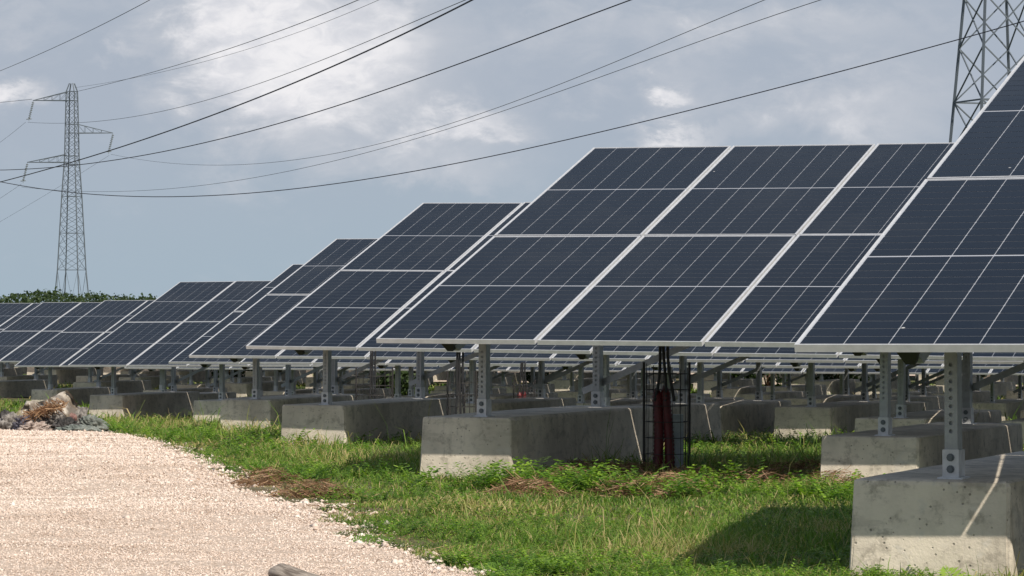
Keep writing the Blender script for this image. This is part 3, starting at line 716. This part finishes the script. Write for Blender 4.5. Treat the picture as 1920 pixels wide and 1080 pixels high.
for args in ((15000, 12.8, 48, .115, lambda X, Y: rng.uniform(0, 1, len(X)) < .06 + 2.6 * np.clip(fbm(X, Y, 1.3, 91) - .50, 0, 1) * 4),
             (3600, 12.7, 14.9, .14, lambda X, Y: fbm(X, Y, 1.8, 97) > .50),
             (2500, 14, 36, .16, lambda X, Y: (near_block(X, Y) < 1.0) & (fbm(X, Y, 2.2, 94) > .45)), (2400, 18.8, 22.6, .20, lambda X, Y: (fbm(X, Y, 1.9, 95) > .54) & (X > -8.2) & (Y > 19.0) & (Y < 21.0))):
    v, t, a = weeds(*args); WV.append(v); WT.append(t + off); WA.append(a); off += len(v)
ob('weeds', npmesh('weeds', np.concatenate(WV), np.concatenate(WT), M_weed, {'tint': np.clip(np.concatenate(WA), 0, 1)}), kind='stuff',
   label='bright green leafy weeds and fern-like seedlings among the grass', category='weeds')

# dried cuttings: straws lying nearly flat
def straws(n, pts_fn, L, wmul=1.):
    X, Y = pts_fn(n); n = len(X); a = rng.uniform(0, 2 * np.pi, n); l = rng.uniform(.4, 1.2, n) * L; w_ = rng.uniform(.0015, .0035, n) * wmul
    z = ground_z(X, Y) + rng.uniform(.005, .11, n) * np.clip(brown(X, Y) * 1.5, .12, 1)
    d = np.stack([np.cos(a), np.sin(a), rng.normal(0, .38, n)], -1) * l[:, None]; s = np.stack([-np.sin(a) * .4, np.cos(a) * .4, np.full(n, .9)], -1) * w_[:, None]
    c = np.stack([X, Y, z], -1); V = np.stack([c - d / 2 - s, c + d / 2 - s * .3, c + d / 2 + s * .3, c - d / 2 + s], 1).reshape(-1, 3)
    o = np.arange(n)[:, None] * 4; return V, o + [0, 1, 2, 3], np.repeat(rng.uniform(0, 1, n), 4)
def pf(n):
    X, Y, R_ = [], [], None
    for cx, cy, rx, ry in BROWN:
        k = n // len(BROWN); X.append(rng.normal(cx, rx * .75, k)); Y.append(rng.normal(cy, ry * .75, k))
    X = np.concatenate(X); Y = np.concatenate(Y); ok = ~in_block(X, Y); return X[ok], Y[ok]
def pf2(n):
    X, Y, d = view_points(n, 13, 40); i = inside(X, Y); ok = ((i < .4) & (i > -.6) & (rng.uniform(0, 1, n) < .5)) | (rng.uniform(0, 1, n) < .12); ok &= ~in_block(X, Y); ok &= i < 1.2; return X[ok], Y[ok]
a_ = straws(8500, pf, .10); b_ = straws(16000, pf2, .09)
ob('dried_cuttings', npmesh('dried_cuttings', np.concatenate([a_[0], b_[0]]), np.concatenate([a_[1], b_[1] + len(a_[0])]), M_straw, {'tint': np.concatenate([a_[2], b_[2]])}), kind='stuff',
   label='brown dried grass cuttings lying in heaps in front of the second row and by the gravel', category='dry grass')
# dried brown tuft in the rubbish heap
P = at(95, 775, DT - .75); n = 300; X = rng.normal(P[0], .12, n); Y = rng.normal(P[1] - .15, .08, n); a = rng.uniform(0, 6.28, n); l = rng.uniform(.03, .08, n)
c = np.stack([X, Y, gz(Y) + .14 + rng.uniform(0, .10, n) + np.clip((X - P[0] + .15) * .45, 0, .16)], -1); d = np.stack([np.cos(a), np.sin(a), rng.normal(0, .7, n)], -1) * l[:, None]; s = np.stack([0 * a, 0 * a, 0 * a + .006], -1)
ob('dried_brushwood', npmesh('dried_brushwood', np.stack([c - d - s, c + d - s, c + d + s, c - d + s], 1).reshape(-1, 3), np.arange(n)[:, None] * 4 + [0, 1, 2, 3], M_straw, {'tint': np.repeat(rng.uniform(0, 1, n), 4)}), kind='stuff',
   label='tangle of brown dried twigs spilling from the rubbish heap', category='dry brush')

# gravel stones
OCT = np.array([[1, 0, 0], [0, 1, 0], [-1, 0, 0], [0, -1, 0], [0, 0, 1], [0, 0, -1]], float)
OF = np.array([[0, 1, 4], [1, 2, 4], [2, 3, 4], [3, 0, 4], [1, 0, 5], [2, 1, 5], [3, 2, 5], [0, 3, 5]])
def stones(X, Y, r, zoff=0.):
    n = len(X); V = OCT[None] * r[:, None, None] * rng.uniform(.6, 1.35, (n, 6, 1)); V = V + rng.normal(0, .18, (n, 6, 3)) * r[:, None, None]
    V[:, :, 2] *= .62; a = rng.uniform(0, 6.28, n); ca, sa = np.cos(a)[:, None], np.sin(a)[:, None]
    x = V[:, :, 0] * ca - V[:, :, 1] * sa; y = V[:, :, 0] * sa + V[:, :, 1] * ca
    V = np.stack([x + X[:, None], y + Y[:, None], V[:, :, 2] + (np.maximum(gravel_z(X, Y), ground_z(X, Y)) + r * .15 + zoff)[:, None]], -1).reshape(-1, 3)
    return V, (np.arange(n)[:, None, None] * 6 + OF[None]).reshape(-1, 3), np.repeat(rng.beta(2.2, 1.6, n), 6)
SV, ST, SA = [], [], []; off = 0
n = 300000; d = 12.6 * (47 / 12.6) ** rng.uniform(0, 1, n); a = rng.uniform(-.19, .03, n); X = a * d * c_ - d * s_; Y = a * d * s_ + d * c_
i = inside(X, Y); ok = (i > rng.uniform(-.35, .12, n)) & (Y < YEND); X, Y, d = X[ok], Y[ok], d[ok]
rr = d * .00026 * np.exp(rng.normal(0, .36, len(X))) ; mac = fbm(X * .6 + Y * .3, Y * .9 - X * .4, .45, 88)
v, t, a = stones(X, Y, rr); SV.append(v); ST.append(t); SA.append(np.clip(a + np.repeat((mac - .5) * .7 + (fbm(X, Y, 3.5, 99) - .5) * .35, 6), 0, 1)); off = len(v)
X, Y, d = view_points(60000, 12.6, 30, -.19, .03); i = inside(X, Y); ok = (np.abs(i + .02) < .22) & (rng.uniform(0, 1, 60000) < .10); X, Y = X[ok], Y[ok]
v, t, a = stones(X, Y, rng.uniform(.008, .026, len(X))); SV.append(v); ST.append(t + off); SA.append(np.clip(a + .05, 0, 1)); off += len(v)
ob('gravel', npmesh('gravel', np.concatenate(SV), np.concatenate(ST), M_stone, {'tint': np.concatenate(SA)}), kind='stuff', label='loose pinkish white crushed stones covering the road', category='gravel')

# far bushes along the horizon, shrubs behind the rows
def leafcloud(n, fn, size, tintf):
    c = fn(n); n = len(c); u = rng.normal(0, 1, (n, 3)); u /= np.linalg.norm(u, axis=1)[:, None]; v = np.cross(u, rng.normal(0, 1, (n, 3))); v /= np.linalg.norm(v, axis=1)[:, None]
    s = rng.uniform(.5, 1.2, n)[:, None] * size; V = np.stack([c - u * s, c + v * s * .55, c + u * s, c - v * s * .55], 1).reshape(-1, 3)
    return V, np.arange(n)[:, None] * 4 + [0, 1, 2, 3], np.repeat(np.clip(tintf(c) + rng.normal(0, .15, n), 0, 1), 4)
def fb(n):
    a = rng.uniform(-.20, .19, n); px = 960 + a * F; d = 260 + rng.uniform(-7, 7, n); lat = a * d
    top = np.interp(px, [-300, -50, 0, 45, 90, 130, 170, 230, 300, 500, 2200], [554, 557, 557, 549, 547, 552, 552, 557, 559, 563, 567]) + (fbm(px, px * 0, .045, 5) - .5) * 16 + (fbm(px, px * 0, .3, 6) - .5) * 8 - 9 * (rng.uniform(0, 1, n) ** 14)
    zt = (584 - top) / F * 260; z = gb + (zt - gb) * (1 - np.abs(rng.beta(1, 1.6, n)))
    return np.stack([lat * c_ - d * s_, lat * s_ + d * c_, z], -1)
V, T, A = leafcloud(90000, fb, .14, lambda c: .2 + .55 * fbm(c[:, 0], c[:, 2], .5, 8))
ob('bushes', npmesh('bushes', V, T, M_bush, {'tint': A}), kind='stuff', label='dark green line of far bushes on the horizon at the left', category='bushes')
SHR = [(1440, 712, 92, .9, 1.6), (1375, 700, 96, .7, 1.0), (1570, 712, 90, .8, 1.3), (735, 705, 80, .5, .9), (1010, 705, 100, .7, 1.2), (440, 705, 100, .8, 1.1)]
for k, (px, py, d, rx, hh) in enumerate(SHR):
    P = at(px, py, d); g0 = float(gz(P[1]))
    def fs(n):
        q = rng.normal(0, 1, (n, 3)); q /= np.linalg.norm(q, axis=1)[:, None]; q *= rng.uniform(.45, 1, n)[:, None] ** .5 * (1 + .3 * np.sin(q[:, :1] * 5 + q[:, 1:2] * 4 + k))
        return np.stack([q[:, 0] * rx, q[:, 1] * rx, hh * .56 + q[:, 2] * hh * .44], -1)
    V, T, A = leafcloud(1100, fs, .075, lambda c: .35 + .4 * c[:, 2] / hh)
    e = ob('shrub', None, None, (P[0], P[1], g0), category='shrub', group='shrubs growing among the far rows',
           label=['dark green shrub right of centre, tallest among the far rows', 'small dark shrub left of the tallest one', 'dark shrub near the right, under the far panels', 'small dark shrub left of centre among the far blocks', 'shrub far behind the middle table', 'leftmost low shrub among the far rows'][k])
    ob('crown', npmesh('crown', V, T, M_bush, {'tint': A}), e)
    m = MB()
    for q in range(4): a = q * 1.6 + k; m.tube([(0, 0, -.03), (.12 * math.cos(a), .12 * math.sin(a), hh * .3), (.4 * rx * math.cos(a), .4 * rx * math.sin(a), hh * .65)], [.03, .022, .010], 5)
    ob('stem', m.mesh('stem', M_straw), e)

# single plants that stand out in the foreground
def frond_plant(px, py, d, fronds, L, label, tint=.75, nl=8):
    P = at(px, py, d); zg = float(gz(P[1])) - .005; e = ob('seedling', None, None, (P[0], P[1], zg), label=label, category='seedling', group='fern-leaved seedlings in the foreground')
    e.rotation_euler.z = PSI
    for (ang, el_, sc) in fronds:
        V, T, A = [], [], []; u = Vector((math.cos(ang) * math.cos(el_), math.sin(ang) * math.cos(el_) - .1, math.sin(el_))); o = 0; l = L * sc
        def pos(t): return u * (l * t) + Vector((0, 0, -l * .35 * t * t))
        side = u.cross(Vector((0, -.8, .6))).normalized()
        for k in range(nl):
            t = .22 + .78 * k / (nl - 1); c = pos(t); ll = l * .26 * math.sin(math.pi * min(1, .22 + t * .80)) + .004
            for s in (-1, 1):
                tip = c + side * s * ll + u * ll * .35 + Vector((0, 0, random.uniform(-.2, .2) * ll)); w2 = l * .034; mdl = (c + tip) / 2
                V += [c, mdl - u * w2, tip, mdl + u * w2]; T.append((o, o + 1, o + 2, o + 3)); A += [tint + random.uniform(-.12, .12)] * 4; o += 4
        for k in range(8):
            a, b = pos(k / 8), pos((k + 1) / 8); q = side * .0022; V += [a - q, b - q, b + q, a + q]; T.append((o, o + 1, o + 2, o + 3)); A += [.5] * 4; o += 4
        ob('frond', npmesh('frond', np.array([tuple(v) for v in V]), np.array(T), M_weed, {'tint': A}), e)
frond_plant(1800, 1092, 12.7, [(2.25, 1.15, 1.15), (.6, 1.05, .9), (2.9, .9, .8), (1.2, 1.2, .8)], .19, 'young fern-leaved seedling in front of the nearest concrete block, leaf standing upright', .95)
frond_plant(1672, 1098, 12.7, [(2.6, .9, .8), (.6, .9, .9), (1.5, 1.1, .9)], .135, 'low fern-leaved seedling at the left foot of the nearest concrete block', .75)
frond_plant(1845, 1095, 12.7, [(2.9, .9, .8), (.2, .9, .9)], .12, 'small flat seedling right of the upright one before the nearest block', .6)
frond_plant(920, 1062, 14.1, [(2.5, .6, .9), (.4, .6, 1.), (1.5, .9, .8), (3.1, .3, .8)], .12, 'feathery seedling at the gravel edge near the bottom', .25, 9)
frond_plant(965, 1075, 13.9, [(2.8, .5, .9), (.6, .5, 1.), (1.4, .8, .8)], .12, 'feathery seedling in the grass just right of the gravel tip', .3, 9)
frond_plant(1350, 1070, 13.9, [(2.0, .9, .9), (1.0, .9, 1.)], .10, 'narrow seedling rising in the shaded grass near the bottom', .3)
frond_plant(690, 1012, 16.0, [(2.6, .4, 1.), (.4, .5, 1.), (1.6, .8, .8), (3.3, .3, .8)], .13, 'low dark leafy plant on the corner of the gravel', .3)

# weathered log at the bottom edge
P = onground(562, 1098)
def logm():
    m = MB(); n = 16; L = .40; prof = [(0, .86), (.012, 1.0), (.10, .98), (.22, .93), (.3, .97), (L, .9)]; vs = []
    for x, r in prof:
        for k in range(n):
            a = 2 * math.pi * k / n; rr = .050 * r * (1 + .10 * math.sin(2 * a + 1) + .05 * math.sin(5 * a + x * 4)); vs.append((x, rr * math.cos(a), rr * math.sin(a) * .8))
    fs = [(i * n + k, i * n + (k + 1) % n, (i + 1) * n + (k + 1) % n, (i + 1) * n + k) for i in range(len(prof) - 1) for k in range(n)] + [tuple(range(n))[::-1], tuple(range((len(prof) - 1) * n, len(prof) * n))]
    m.add(vs, fs)
    def f(nn, p, t):
        mp = nn.new('ShaderNodeMapping'); nn.l.new(t.outputs['Object'], mp.inputs[0]); mp.inputs['Scale'].default_value = (.12, 1, 1)
        q = nn.noise(mp.outputs[0], 60, 6, .65); nn.put(p.inputs['Base Color'], nn.mix(nn.step(q, .35, .65), (.12, .095, .075), (.36, .31, .26))); p.inputs['Roughness'].default_value = .9; bump(nn, p, q, .9, .01)
    return m.mesh('log', mat('weathered_wood', f), smooth=True)
o = ob('log', logm(), None, (P[0] - .07, P[1] - .05, P[2] + .055), label='weathered grey log lying on the gravel at the bottom edge', category='log'); o.rotation_euler = (0, .10, PSI - 1.0)
